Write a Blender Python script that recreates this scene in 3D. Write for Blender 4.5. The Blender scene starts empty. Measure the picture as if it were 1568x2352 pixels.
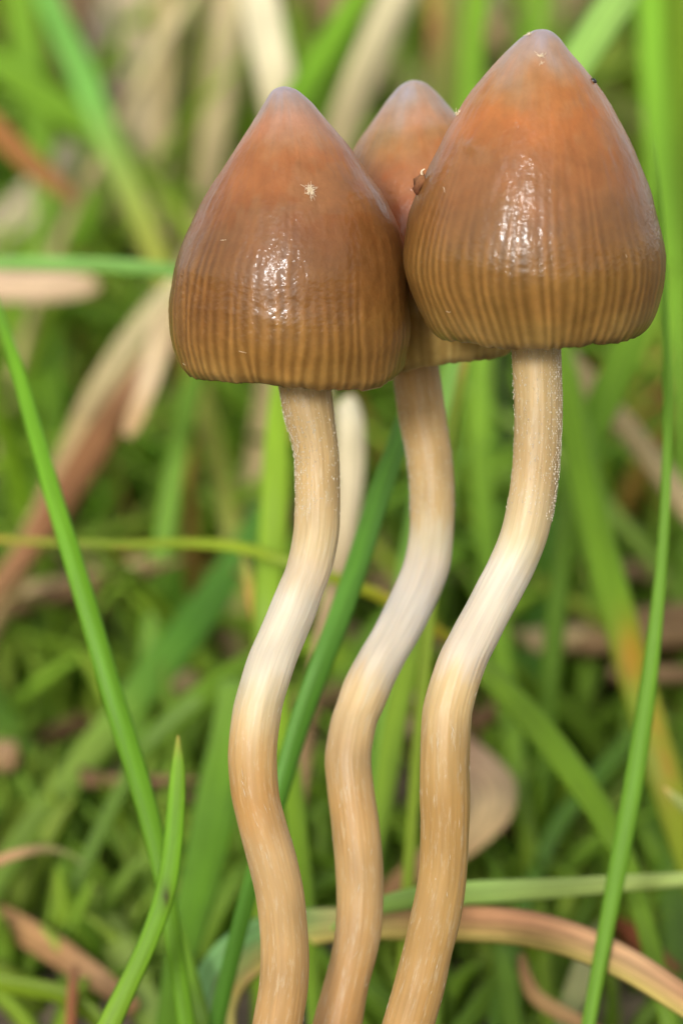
# Three brown mushrooms in grass, macro view.  1 Blender unit = 1 cm.
import bpy, math, random
import numpy as np
from mathutils import Vector

scene = bpy.context.scene
col = scene.collection
RNG = np.random.default_rng(7)
random.seed(7)
scene.unit_settings.system = 'METRIC'
scene.unit_settings.scale_length = 0.01

# ------------------------------------------------------------------ camera
PITCH = math.radians(9.0)
DIST = 30.0                       # cm from lens to the plane of focus
FRAME_H = 6.8                     # cm of picture height at the plane of focus
FOCUS = np.array([0.0, 0.0, 5.0])
S = FRAME_H / 2352.0
DIR = np.array([0.0, math.cos(PITCH), -math.sin(PITCH)])
UP = np.array([0.0, math.sin(PITCH), math.cos(PITCH)])
RIGHT = np.array([1.0, 0.0, 0.0])
CAM = FOCUS - DIR * DIST
cd = bpy.data.cameras.new('camera')
cam = bpy.data.objects.new('camera', cd)
col.objects.link(cam)
cam.location = CAM
cam.rotation_euler = (math.pi / 2 - PITCH, 0, 0)
cd.sensor_fit = 'VERTICAL'
cd.sensor_height = 24.0
cd.lens = 12.0 / (FRAME_H / 2 / DIST)
cd.clip_start = 0.5
cd.clip_end = 3000
cd.dof.use_dof = True
cd.dof.focus_distance = DIST - 0.4
cd.dof.aperture_fstop = cd.lens / 1000.0 / 0.54      # about 5 mm wide opening
scene.camera = cam

# ------------------------------------------------------------------ light
SUN_EL, SUN_AZ = math.radians(17.0), math.radians(196.0)   # azimuth clockwise from +Y
w = bpy.data.worlds.new('World')
scene.world = w
w.use_nodes = True
nt = w.node_tree
nt.nodes.clear()
sky = nt.nodes.new('ShaderNodeTexSky')
sky.sky_type = 'NISHITA'
sky.sun_disc = False
sky.sun_elevation = SUN_EL
sky.sun_rotation = SUN_AZ
sky.dust_density = 4.0
sky.ozone_density = 1.0
hsv = nt.nodes.new('ShaderNodeHueSaturation')
hsv.inputs['Saturation'].default_value = 0.5
gam = nt.nodes.new('ShaderNodeGamma')          # overcast: evens out the glow round the sun
gam.inputs['Gamma'].default_value = 0.5
bg = nt.nodes.new('ShaderNodeBackground')
bg.inputs['Strength'].default_value = 0.15
wo = nt.nodes.new('ShaderNodeOutputWorld')
nt.links.new(sky.outputs[0], gam.inputs['Color'])
nt.links.new(gam.outputs[0], hsv.inputs['Color'])
nt.links.new(hsv.outputs[0], bg.inputs['Color'])
nt.links.new(bg.outputs[0], wo.inputs['Surface'])
sl = bpy.data.lights.new('sun', 'SUN')
sl.energy = 0.62
sl.angle = math.radians(10)
sl.color = (1.0, 0.985, 0.965)
sun = bpy.data.objects.new('sun', sl)
col.objects.link(sun)
sd = Vector((math.sin(SUN_AZ) * math.cos(SUN_EL), math.cos(SUN_AZ) * math.cos(SUN_EL), math.sin(SUN_EL)))
sun.rotation_euler = sd.to_track_quat('Z', 'Y').to_euler()
sun.location = sd * 60

scene.view_settings.view_transform = 'Standard'
scene.view_settings.look = 'None'
scene.view_settings.exposure = 2.0
scene.view_settings.gamma = 1.0
scene.view_settings.use_curve_mapping = False
scene.render.engine = 'CYCLES'
scene.cycles.use_denoising = True
scene.cycles.max_bounces = 8
scene.cycles.diffuse_bounces = 4
scene.cycles.transmission_bounces = 4
scene.cycles.caustics_reflective = False
scene.cycles.caustics_refractive = False

# ------------------------------------------------------------------ helpers
def lin(c):
    c = np.asarray(c, float) / 255.0
    return np.where(c <= 0.04045, c / 12.92, ((c + 0.055) / 1.055) ** 2.4)

def P(x, y, d=0.0):
    """a point seen at (x, y) of a 1568 x 2352 picture, d cm behind the plane of focus"""
    return CAM + (DIST + d) * (DIR + RIGHT * ((x - 784) * S / DIST) - UP * ((y - 1176) * S / DIST))

def project(v):
    q = v - CAM
    t = q @ DIR
    return np.stack([784 + (q @ RIGHT) / t * DIST / S, 1176 - (q @ UP) / t * DIST / S, t], 1)

def ground_z(y):
    y = np.asarray(y, float)
    r = 0.13 * np.clip(y - 4, 0, 70)
    return r

def vnoise(u, v, nu, nv, seed):
    """value noise, periodic in u; u and v in 0..1"""
    g = np.random.default_rng(seed).random((nv + 2, nu))
    uu = (np.asarray(u) % 1.0) * nu
    vv = np.clip(np.asarray(v), 0, 1) * nv
    i = np.floor(uu).astype(int); j = np.floor(vv).astype(int)
    fu = uu - i; fv = vv - j
    fu = fu * fu * (3 - 2 * fu); fv = fv * fv * (3 - 2 * fv)
    i0 = i % nu; i1 = (i + 1) % nu
    a = g[j, i0] * (1 - fu) + g[j, i1] * fu
    b = g[j + 1, i0] * (1 - fu) + g[j + 1, i1] * fu
    return a * (1 - fv) + b * fv

def sstep(a, b, x):
    t = np.clip((np.asarray(x, float) - a) / (b - a), 0, 1)
    return t * t * (3 - 2 * t)

def make_mesh(name, verts, faces, mat, parent=None, colors=None, uv=None, smooth=True, origin=None):
    verts = np.asarray(verts, float)
    if origin is not None:
        verts = verts - np.asarray(origin)
    me = bpy.data.meshes.new(name)
    me.from_pydata(verts.tolist(), [], faces if isinstance(faces, list) else faces.tolist())
    if smooth:
        me.polygons.foreach_set('use_smooth', np.ones(len(me.polygons), bool))
    if colors is not None:
        at = me.color_attributes.new('Col', 'FLOAT_COLOR', 'POINT')
        c = np.ones((len(verts), 4), np.float32); c[:, :3] = colors
        at.data.foreach_set('color', c.ravel())
    if uv is not None:
        at = me.attributes.new('strand', 'FLOAT_VECTOR', 'POINT')
        c = np.zeros((len(verts), 3), np.float32); c[:, :uv.shape[1]] = uv
        at.data.foreach_set('vector', c.ravel())
    me.update()
    o = bpy.data.objects.new(name, me)
    me.materials.append(mat)
    col.objects.link(o)
    if parent is not None:
        o.parent = parent
    return o

def tag(o, label=None, cat=None, group=None, kind=None):
    if label: o['label'] = label
    if cat: o['category'] = cat
    if group: o['group'] = group
    if kind: o['kind'] = kind
    return o

def thing(name, label, cat, loc, group=None):
    o = bpy.data.objects.new(name, None)
    o.empty_display_size = 0.3
    o.location = loc
    col.objects.link(o)
    return tag(o, label, cat, group)

def grid_faces(nr, nc, closed=True):
    r = np.arange(nr - 1)[:, None]; c = np.arange(nc if closed else nc - 1)[None, :]
    c1 = (c + 1) % nc
    return np.stack([(r * nc + c), (r * nc + c1), ((r + 1) * nc + c1), ((r + 1) * nc + c)], -1).reshape(-1, 4)

def catmull(pts, n):
    pts = np.asarray(pts, float)
    p = np.vstack([2 * pts[0] - pts[1], pts, 2 * pts[-1] - pts[-2]])
    m = len(pts) - 1
    t = np.linspace(0, m, n)
    i = np.minimum(t.astype(int), m - 1); f = (t - i)[:, None]
    p0, p1, p2, p3 = p[i], p[i + 1], p[i + 2], p[i + 3]
    return 0.5 * (2 * p1 + (p2 - p0) * f + (2 * p0 - 5 * p1 + 4 * p2 - p3) * f ** 2 + (3 * p1 - p0 - 3 * p2 + p3) * f ** 3)

# ------------------------------------------------------------------ materials
class N:
    def __init__(self, name):
        self.m = bpy.data.materials.new(name); self.m.use_nodes = True
        self.t = self.m.node_tree; self.t.nodes.clear()
        self.out = self.t.nodes.new('ShaderNodeOutputMaterial')
    def n(self, kind, ins=None, **kw):
        nd = self.t.nodes.new(kind)
        for k, v in kw.items(): setattr(nd, k, v)
        for k, v in (ins or {}).items():
            if isinstance(v, bpy.types.NodeSocket): self.t.links.new(v, nd.inputs[k])
            else: nd.inputs[k].default_value = v
        return nd
    def surf(self, s): self.t.links.new(s, self.out.inputs['Surface']); return self.m

def attr(k, name):
    return k.n('ShaderNodeAttribute', attribute_name=name)

def ramp(k, fac, a, b, lo=0.0, hi=1.0):
    return k.n('ShaderNodeMapRange', {'Value': fac, 'From Min': a, 'From Max': b, 'To Min': lo, 'To Max': hi}).outputs[0]

def mulcol(k, c, f):
    """colour times a grey factor"""
    v = k.n('ShaderNodeVectorMath', {0: c, 'Scale': f}, operation='SCALE')
    return v.outputs[0]

def cap_material():
    k = N('mushroom_cap')
    c = attr(k, 'Col')
    g = k.n('ShaderNodeTexCoord')
    fine = k.n('ShaderNodeTexNoise', {'Vector': g.outputs['Object'], 'Scale': 42.0, 'Detail': 1.0, 'Roughness': 0.5})
    mott = k.n('ShaderNodeTexNoise', {'Vector': g.outputs['Object'], 'Scale': 9.0, 'Detail': 4.0, 'Roughness': 0.65})
    cc = mulcol(k, c.outputs['Color'], ramp(k, mott.outputs[0], 0.3, 0.7, 0.88, 1.12))
    b1 = k.n('ShaderNodeBump', {'Height': fine.outputs[0], 'Strength': 1.0, 'Distance': 0.002})
    b2 = k.n('ShaderNodeBump', {'Height': fine.outputs[0], 'Strength': 1.0, 'Distance': ramp(k, mott.outputs[0], 0.40, 0.60, 0.0012, 0.0072)})
    pr = k.n('ShaderNodeBsdfPrincipled', {'Base Color': cc, 'Roughness': 0.42, 'Normal': b1.outputs[0],
        'Subsurface Weight': 0.45, 'Subsurface Radius': (1.0, 0.7, 0.4), 'Subsurface Scale': 0.08,
        'Specular IOR Level': 0.2, 'Coat Weight': 0.42, 'Coat Roughness': 0.07, 'Coat IOR': 1.45, 'Coat Normal': b2.outputs[0]})
    return k.surf(pr.outputs[0])

def stem_material():
    k = N('mushroom_stem')
    c = attr(k, 'Col'); s = attr(k, 'strand')
    mp = k.n('ShaderNodeMapping', {'Vector': s.outputs['Vector'], 'Scale': (46.0, 46.0, 1.6)})
    fib = k.n('ShaderNodeTexNoise', {'Vector': mp.outputs[0], 'Scale': 1.0, 'Detail': 3.0, 'Roughness': 0.6})
    mp2 = k.n('ShaderNodeMapping', {'Vector': s.outputs['Vector'], 'Scale': (30.0, 30.0, 5.5)})
    fl = k.n('ShaderNodeTexNoise', {'Vector': mp2.outputs[0], 'Scale': 1.0, 'Detail': 5.0, 'Roughness': 0.75})
    cc = mulcol(k, c.outputs['Color'], ramp(k, fib.outputs[0], 0.3, 0.7, 0.92, 1.08))
    mx = k.n('ShaderNodeMix', {'Factor': ramp(k, fl.outputs[0], 0.53, 0.68, 0.0, 0.32), 6: cc, 7: (0.62, 0.55, 0.40, 1)}, data_type='RGBA')
    b = k.n('ShaderNodeBump', {'Height': fib.outputs[0], 'Strength': 0.22, 'Distance': 0.02})
    pr = k.n('ShaderNodeBsdfPrincipled', {'Base Color': mx.outputs[2], 'Roughness': 0.46, 'Normal': b.outputs[0],
        'Subsurface Weight': 0.4, 'Subsurface Radius': (1.0, 0.6, 0.3), 'Subsurface Scale': 0.07, 'Specular IOR Level': 0.4})
    return k.surf(pr.outputs[0])

def blade_material(name, transl, rough, vein, spec=0.3):
    k = N(name)
    c = attr(k, 'Col'); s = attr(k, 'strand')
    mp = k.n('ShaderNodeMapping', {'Vector': s.outputs['Vector'], 'Scale': (11.0, 0.35, 1.0)})
    v = k.n('ShaderNodeTexNoise', {'Vector': mp.outputs[0], 'Scale': 1.0, 'Detail': 2.0, 'Roughness': 0.55})
    mp2 = k.n('ShaderNodeMapping', {'Vector': s.outputs['Vector'], 'Scale': (2.2, 1.1, 1.0)})
    bl = k.n('ShaderNodeTexNoise', {'Vector': mp2.outputs[0], 'Scale': 1.0, 'Detail': 3.0, 'Roughness': 0.6})
    cc = mulcol(k, c.outputs['Color'], ramp(k, v.outputs[0], 0.3, 0.7, 1 - vein, 1 + vein))
    cc = mulcol(k, cc, ramp(k, bl.outputs[0], 0.3, 0.7, 1 - vein * 0.7, 1 + vein * 0.7))
    bp = k.n('ShaderNodeBump', {'Height': v.outputs[0], 'Strength': 0.25, 'Distance': 0.02})
    pr = k.n('ShaderNodeBsdfPrincipled', {'Base Color': cc, 'Roughness': rough, 'Specular IOR Level': spec, 'Normal': bp.outputs[0]})
    tr = k.n('ShaderNodeBsdfTranslucent', {'Color': cc})
    mx = k.n('ShaderNodeMixShader', {0: transl, 1: pr.outputs[0], 2: tr.outputs[0]})
    return k.surf(mx.outputs[0])

def plain_material(name, rough=0.6, colour=None, noise=None):
    k = N(name)
    if colour is None:
        c = attr(k, 'Col').outputs['Color']
    else:
        rgb = k.n('ShaderNodeRGB'); rgb.outputs[0].default_value = (*colour, 1); c = rgb.outputs[0]
    if noise:
        g = k.n('ShaderNodeTexCoord')
        t = k.n('ShaderNodeTexNoise', {'Vector': g.outputs['Object'], 'Scale': noise, 'Detail': 4.0})
        c = mulcol(k, c, ramp(k, t.outputs[0], 0.3, 0.7, 0.7, 1.3))
    pr = k.n('ShaderNodeBsdfPrincipled', {'Base Color': c, 'Roughness': rough})
    return k.surf(pr.outputs[0])

def soil_material():
    k = N('soil')
    g = k.n('ShaderNodeTexCoord')
    t = k.n('ShaderNodeTexNoise', {'Vector': g.outputs['Object'], 'Scale': 0.55, 'Detail': 6.0, 'Roughness': 0.65})
    cr = k.n('ShaderNodeValToRGB', {'Fac': t.outputs[0]})
    e = cr.color_ramp.elements
    e[0].position = 0.32; e[0].color = (0.02, 0.013, 0.009, 1)
    e[1].position = 0.70; e[1].color = (0.36, 0.27, 0.17, 1)
    x = cr.color_ramp.elements.new(0.5); x.color = (0.13, 0.09, 0.055, 1)
    b = k.n('ShaderNodeBump', {'Height': t.outputs[0], 'Strength': 0.8, 'Distance': 0.4})
    pr = k.n('ShaderNodeBsdfPrincipled', {'Base Color': cr.outputs[0], 'Roughness': 0.9, 'Normal': b.outputs[0]})
    return k.surf(pr.outputs[0])

M_CAP, M_STEM = cap_material(), stem_material()
M_LIVE = blade_material('living_grass', 0.45, 0.45, 0.22)
M_DEAD = blade_material('dead_grass', 0.15, 0.65, 0.36, 0.25)
M_GILL = plain_material('mushroom_gill', 0.7, (0.16, 0.10, 0.06), 12)
M_FLECK = plain_material('pale_fibre', 0.6, (0.58, 0.51, 0.38))
M_FLUFF = plain_material('cream_fluff', 0.6, (0.80, 0.66, 0.46))
M_HUSK = plain_material('brown_husk', 0.85, None, 25)
M_BLACK = plain_material('black_grain', 0.3, (0.012, 0.011, 0.012))
M_SOIL = soil_material()

# ------------------------------------------------------------------ ground
def build_ground():
    ys = np.concatenate([np.linspace(-400, -10, 14), np.linspace(-6, 90, 130), np.linspace(110, 900, 14)])
    xs = np.concatenate([np.linspace(-600, -45, 12), np.linspace(-40, 40, 110), np.linspace(45, 600, 12)])
    X, Y = np.meshgrid(xs, ys)
    rng = np.random.default_rng(3)
    Z = ground_z(Y) + 0.10 * np.sin(X * 0.9 + 1.3 * np.sin(Y * 0.5)) * np.sin(Y * 0.8) + rng.normal(0, 0.05, X.shape)
    Z -= 0.12
    f = grid_faces(len(ys), len(xs), closed=False)
    o = make_mesh('ground', np.stack([X, Y, Z], -1).reshape(-1, 3), f[:, ::-1], M_SOIL)
    tag(o, 'dark brown soil under the grass', None, None, 'structure')
build_ground()

# ------------------------------------------------------------------ mushrooms
STEM_A = [(820,632,750),(858,634,758),(895,641,762),(958,653,770),(1037,674,779),(1122,678,781),(1180,677,780),(1233,673,777),(1301,657,763),(1354,636,745),(1407,613,727),(1460,590,705),(1512,568,684),(1565,551,666),(1618,537,650),(1655,531,643),(1700,526,637),(1749,524,635),(1824,531,641),(1890,545,658),(1983,569,684),(2054,587,699),(2124,596,706),(2194,599,710),(2265,593,707),(2352,579,696),(2480,558,682),(2640,548,678),(2960,545,690)]
STEM_B = [(780,894,1004),(858,902,1009),(958,915,1025),(1037,931,1037),(1122,940,1043),(1196,940,1043),(1248,935,1039),(1301,923,1032),(1354,902,1016),(1407,875,993),(1460,847,965),(1512,817,935),(1565,790,907),(1618,770,884),(1655,759,868),(1700,751,858),(1749,746,853),(1824,752,861),(1890,760,871),(1983,769,880),(2054,773,881),(2124,770,877),(2194,759,865),(2265,741,848),(2352,717,832),(2480,690,808),(2640,665,790),(2960,650,790)]
STEM_C = [(740,1170,1284),(858,1176,1288),(932,1179,1290),(1037,1178,1287),(1122,1170,1279),(1196,1156,1267),(1248,1139,1254),(1301,1114,1233),(1354,1086,1205),(1407,1059,1176),(1460,1030,1150),(1512,1005,1124),(1565,987,1104),(1618,973,1089),(1655,968,1083),(1749,963,1078),(1824,964,1079),(1890,966,1078),(1983,963,1074),(2054,952,1066),(2124,937,1055),(2194,921,1037),(2265,902,1022),(2352,877,998),(2480,840,965),(2640,800,930),(2960,760,895)]
DEPTH_WAVE = ([700, 1100, 1230, 1330, 1420, 1520, 1620, 1800, 2100, 2352, 2960],
              [0.00, 0.02, 0.00, -0.08, -0.20, -0.33, -0.40, -0.42, -0.30, -0.22, 0.0])

def build_stem(root, rows, depth, depth_end, seed, cols, flecks, side_bias):
    rows = np.array(rows, float)
    ys = np.linspace(rows[0, 0], rows[-1, 0], 420)
    cm = catmull(np.column_stack([rows[:, 0], (rows[:, 1] + rows[:, 2]) / 2, (rows[:, 2] - rows[:, 1]) / 2]), 2000)
    cx = np.interp(ys, cm[:, 0], cm[:, 1]); hw = np.interp(ys, cm[:, 0], cm[:, 2])
    slope = np.gradient(cx, ys)
    r = hw * S / np.sqrt(1 + slope ** 2)
    d = depth + (depth_end - depth) * sstep(900, 2400, ys) + np.interp(ys, *DEPTH_WAVE)
    kern = np.ones(41) / 41
    d = np.convolve(np.pad(d, 20, 'edge'), kern, 'valid')
    C = np.array([P(a, b, c) for a, b, c in zip(cx, ys, d)])
    r = r * (1 + d / DIST)
    T = np.gradient(C, axis=0); T /= np.linalg.norm(T, axis=1)[:, None]
    side = np.cross(T, DIR); side /= np.linalg.norm(side, axis=1)[:, None]
    side *= np.sign(side[:, :1] + 1e-9)
    nor = np.cross(side, T); nor *= np.sign(nor @ DIR)[:, None]
    nth = 120
    th = np.linspace(0, 2 * np.pi, nth, endpoint=False)
    L = np.concatenate([[0], np.cumsum(np.linalg.norm(np.diff(C, axis=0), axis=1))])
    V = (L / L[-1])[:, None]
    U = (th / (2 * np.pi))[None, :]
    fib = vnoise(U + 0 * V, V + 0 * U, 46, 26, seed) - 0.5
    lump = vnoise(U + 0 * V, V + 0 * U, 5, 22, seed + 1) - 0.5
    rr = r[:, None] * (1 + 0.022 * fib + 0.05 * lump)
    verts = C[:, None, :] + rr[..., None] * (np.cos(th)[None, :, None] * side[:, None, :] - np.sin(th)[None, :, None] * nor[:, None, :])
    # pigment along the stem; its whiter middle is partly painted silky highlight
    yk = [c[0] for c in cols]; ck = np.array([lin(c[1]) for c in cols])
    jitter = 26 * (vnoise(U + 0 * V, V + 0 * U, 14, 40, seed + 2) - 0.5) + 22 * (vnoise(U + 0 * V, V + 0 * U, 60, 20, seed + 4) - 0.5)
    yy = ys[:, None] + 1.6 * jitter
    colr = np.stack([np.interp(yy, yk, ck[:, i]) for i in range(3)], -1)
    lowpart = sstep(1600, 1800, ys)[:, None, None]
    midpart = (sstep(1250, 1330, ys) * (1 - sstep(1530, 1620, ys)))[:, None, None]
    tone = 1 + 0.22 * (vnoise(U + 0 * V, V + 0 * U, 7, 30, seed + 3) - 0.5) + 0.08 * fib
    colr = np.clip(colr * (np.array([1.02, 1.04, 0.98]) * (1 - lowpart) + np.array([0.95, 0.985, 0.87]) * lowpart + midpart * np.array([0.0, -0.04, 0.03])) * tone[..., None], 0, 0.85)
    # strand attribute: a straightened copy of the stem, so fibres run along it without a seam
    one = np.ones((len(ys), nth))
    uv = np.stack([0.17 * np.cos(th)[None] * one + seed, 0.17 * np.sin(th)[None] * one + 0.37 * seed, L[:, None] * one], -1).reshape(-1, 3)
    make_mesh('stem', verts.reshape(-1, 3), grid_faces(len(ys), nth)[:, ::-1], M_STEM, root, colr.reshape(-1, 3), uv, origin=root.location)
    # pale fibre flecks standing proud of the stem
    rng = np.random.default_rng(seed + 9)
    fv, ff = [], []
    for _ in range(flecks):
        top = rng.random() < 0.975
        y = 790 + 400 * rng.random() ** 1.15 if top else rng.uniform(1560, 2360)
        i = int(np.interp(y, ys, np.arange(len(ys))))
        a = rng.uniform(0, 2 * np.pi)
        if top and rng.random() < 0.5: a = rng.normal(side_bias, 0.5)
        n = np.cos(a) * side[i] - np.sin(a) * nor[i]
        b = np.cross(n, T[i])
        c = C[i] + n * (r[i] * 1.0 + 0.002)
        ln = rng.uniform(0.003, 0.013) if top else rng.uniform(0.008, 0.045)
        wd = rng.uniform(0.0016, 0.0034) * (1.0 if top else 0.8); hg = rng.uniform(0.001, 0.005) if top else 0.002
        k0 = len(fv)
        tl = T[i] + b * rng.normal(0, 0.2)
        fv += [c - tl * ln, c + b * wd, c + tl * ln, c - b * wd, c + n * hg]
        ff += [(k0, k0 + 1, k0 + 4), (k0 + 1, k0 + 2, k0 + 4), (k0 + 2, k0 + 3, k0 + 4), (k0 + 3, k0, k0 + 4)]
    o = make_mesh('fibre_fleck', np.array(fv), ff, M_FLECK, root, smooth=False, origin=root.location)
    o['kind'] = 'stuff'
    return C, r

def build_cap(root, prof, x0, y0, depth, tilt, roll, seed, n_str, cols, stripe0, wave, offs, blister=None, sheen=1.0):
    """prof: (y, half width) rows of the outer skin from apex to lip; y0 height of the lip, x0 its centre"""
    prof = np.array(prof, float); offs = np.array(offs, float)
    yy = np.concatenate([np.linspace(prof[0, 0], prof[0, 0] + 14, 10, endpoint=False), np.linspace(prof[0, 0] + 14, prof[-1, 0], 150)])
    # parametrise by arc so the apex is round
    seg = np.concatenate([[0], np.cumsum(np.hypot(np.diff(prof[:, 0]), np.diff(prof[:, 1])))])
    q = catmull(prof, 1500)
    sq = np.concatenate([[0], np.cumsum(np.hypot(np.diff(q[:, 0]), np.diff(q[:, 1])))])
    sv = np.linspace(0, sq[-1], 170)
    yy = np.interp(sv, sq, q[:, 0]); hw = np.maximum(np.interp(sv, sq, q[:, 1]), 0.0)
    # rows are an outline seen from above: turn it into the meridian that shows that outline
    e = PITCH + tilt
    slope = np.gradient(hw, sv) / np.maximum(np.gradient(yy, sv), 0.15)
    sb = np.clip(math.tan(e) * slope * math.cos(e), -0.25, 0.45) * (1 - sstep(0.86, 0.97, sv / sv[-1]))
    hw = hw / np.sqrt(1 - sb ** 2)
    yy = yy + hw * sb * math.sin(e)
    yy = np.maximum.accumulate(yy + np.arange(len(yy)) * 1e-4)
    hw[0] = 0.6
    nth = 640
    th = np.linspace(0, 2 * np.pi, nth, endpoint=False)     # 0 = right, 3pi/2 = towards the camera
    U = (th / (2 * np.pi))[None, :]; V = (sv / sv[-1])[:, None]
    UU = U + 0 * V; VV = V + 0 * U
    lowN = vnoise(UU, VV, 5, 5, seed) - 0.5
    midN = vnoise(UU, VV, 16, 14, seed + 1) - 0.5
    wrink = vnoise(UU + 0.01 * midN, VV, 90, 16, seed + 2) - 0.5
    fine = vnoise(UU, VV, 150, 80, seed + 3) - 0.5
    # radial striation
    ph = n_str * (UU + 0.010 * (vnoise(UU, VV, 9, 2, seed + 4) - 0.5) + 0.011 * (vnoise(UU, VV, 48, 5, seed + 5) - 0.5))
    wv = 0.5 + 0.5 * np.cos(2 * np.pi * ph)
    wv = np.clip(wv * (0.55 + 0.8 * vnoise(UU, VV, n_str, 6, seed + 6)) - 0.35 * (vnoise(UU, VV, 23, 3, seed + 17) - 0.5), 0, 1.2)
    yrow = yy[:, None] + 0 * UU
    startn = stripe0 - 30 + 300 * (vnoise(UU, VV * 0, n_str // 2, 1, seed + 7) - 0.35)
    smask = sstep(startn - 110, startn + 190, yrow)
    rad = hw[:, None] * (1 + 0.035 * lowN * sstep(0.02, 0.3, V) + 0.012 * midN * sstep(0.05, 0.3, V))
    rad = rad + smask * (wv - 0.5) * 0.7 + sstep(0.12, 0.3, V) * (1 - 0.6 * smask) * wrink * 1.9 + fine * 0.9 * sstep(0.03, 0.12, V)
    yv = yrow + wave(th)[None, :] * sstep(0.55, 1.0, V)
    rough_lip = (vnoise(UU, VV * 0, 120, 1, seed + 8) - 0.5) * 5.0 + (vnoise(UU, VV * 0, 30, 1, seed + 14) - 0.5) * 7.0
    yv = yv + rough_lip * sstep(0.90, 1.0, V)
    ctr = np.interp(yy, offs[:, 0], offs[:, 1])[:, None]
    # colour
    yk = [c[0] for c in cols]; ck = np.array([lin(c[1]) for c in cols]); dk = np.array([lin(c[2]) for c in cols])
    yj = yrow + 70 * midN + 60 * lowN + 30 * wrink
    light = np.stack([np.interp(yj, yk, ck[:, i]) for i in range(3)], -1)
    dark = np.stack([np.interp(yj, yk, dk[:, i]) for i in range(3)], -1)
    f = 0.58 + smask * (wv - 0.55) * 0.72 + 0.35 * wrink * (1 - smask) + 0.25 * (vnoise(UU, VV, 26, 9, seed + 10) - 0.5)
    f = np.clip(f, 0, 1)[..., None]
    colr = dark * (1 - f) + light * f
    # pale sky sheen painted into the pigment, in ragged patches over the upper half
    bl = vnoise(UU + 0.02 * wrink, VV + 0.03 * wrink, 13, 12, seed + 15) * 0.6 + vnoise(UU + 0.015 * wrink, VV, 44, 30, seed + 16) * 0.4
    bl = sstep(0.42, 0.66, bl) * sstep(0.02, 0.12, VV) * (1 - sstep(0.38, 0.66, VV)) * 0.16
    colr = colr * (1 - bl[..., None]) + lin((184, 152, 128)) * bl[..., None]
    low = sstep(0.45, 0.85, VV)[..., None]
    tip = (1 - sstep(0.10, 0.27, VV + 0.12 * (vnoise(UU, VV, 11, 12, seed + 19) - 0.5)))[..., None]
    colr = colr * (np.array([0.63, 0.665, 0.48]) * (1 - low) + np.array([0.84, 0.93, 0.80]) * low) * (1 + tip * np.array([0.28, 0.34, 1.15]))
    # the thin dark line of the very lip
    lip = sstep(0.965, 0.99, VV) * (0.25 + 0.75 * vnoise(UU, VV * 0, 40, 1, seed + 12))
    colr = colr * (1 - 0.5 * lip[..., None])
    ca, sa = np.cos(tilt), np.sin(tilt)
    axis = np.array([0, -sa, ca]); fwd = np.array([0, ca, sa])
    cr, sr = np.cos(roll), np.sin(roll)
    ax = axis * cr + RIGHT * sr
    rt = RIGHT * cr - axis * sr
    view_c = math.cos(PITCH + tilt)
    O = P(x0, y0, depth)
    t0 = DIST + depth; se = math.sin(PITCH + tilt)
    v0 = (1176 - y0) * S * t0 / DIST
    def place(rad, ctr, y):
        rad, ctr, y = np.broadcast_arrays(rad, ctr, y)
        vt = (1176 - y) * S / DIST
        h = (vt * t0 - v0) / (view_c + vt * se)
        sc_ = (t0 - h * se) * S / DIST
        xo = (ctr - 784) * sc_ - (x0 - 784) * S * t0 / DIST
        return (O + h[..., None] * ax + xo[..., None] * rt
                + (rad * sc_)[..., None] * (np.cos(th)[None, :, None] * rt + np.sin(th)[None, :, None] * fwd))
    outer = place(rad, ctr, yv)
    # inner skin: from the lip up to the stem
    t = np.linspace(0, 1, 26)[1:, None]
    lipr = rad[-1:, :]; lipy = yv[-1:, :]
    roof = y0 - 150
    ri = (lipr - 5) * (1 - t) + 30 * t
    yi = lipy + (roof - lipy) * np.sin(t * np.pi / 2) ** 0.8 + 3 * np.sin(np.pi * np.clip(t * 9, 0, 1))
    inner = place(ri, ctr[-1:], yi)
    verts = np.concatenate([outer, inner], 0)
    ci = np.broadcast_to(lin((150, 118, 82)), inner.shape)
    cols_v = np.concatenate([colr, ci], 0)
    if blister:
        flat = outer.reshape(-1, 3); pr = project(flat)
        dd = np.hypot(pr[:, 0] - blister[0], pr[:, 1] - blister[1])
        front = pr[:, 2] < (DIST + depth)
        push = np.where(front, blister[3] * np.exp(-(dd / blister[2]) ** 2), 0)[:, None] * S
        nrm = flat - (O + ax * 0.6); nrm /= np.linalg.norm(nrm, axis=1)[:, None]
        verts[:outer.shape[0]] = (flat + nrm * push).reshape(outer.shape)
    nr = verts.shape[0]
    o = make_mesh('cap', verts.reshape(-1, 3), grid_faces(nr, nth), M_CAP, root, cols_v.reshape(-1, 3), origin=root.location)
    # gills: thin plates under the cap, one per striation pair
    gv, gf = [], []
    ng = 72
    for g in range(ng):
        a = 2 * np.pi * g / ng; j = int(g * nth / ng)
        dirv = np.cos(a) * rt + np.sin(a) * fwd; tv = -np.sin(a) * rt + np.cos(a) * fwd
        for q_ in np.linspace(0.04, 0.97, 7):
            kk = q_ * 24; i0 = int(kk); i1 = min(i0 + 1, 24)
            top = inner[i0, j] * (1 - (kk - i0)) + inner[i1, j] * (kk - i0)
            depth_g = 0.16 * math.sin(math.pi * min(1, q_ * 1.15 + 0.05)) ** 0.7 + 0.01
            low = top - ax * depth_g
            gv += [top - tv * 0.008, top + tv * 0.008, low + tv * 0.005, low - tv * 0.005]
        b = g * 28
        for s_ in range(6):
            for e in range(4):
                gf.append((b + s_ * 4 + e, b + s_ * 4 + (e + 1) % 4, b + (s_ + 1) * 4 + (e + 1) % 4, b + (s_ + 1) * 4 + e))
    gl = make_mesh('gills', np.array(gv), gf, M_GILL, root, smooth=False, origin=root.location)
    return outer.reshape(-1, 3), ax

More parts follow.
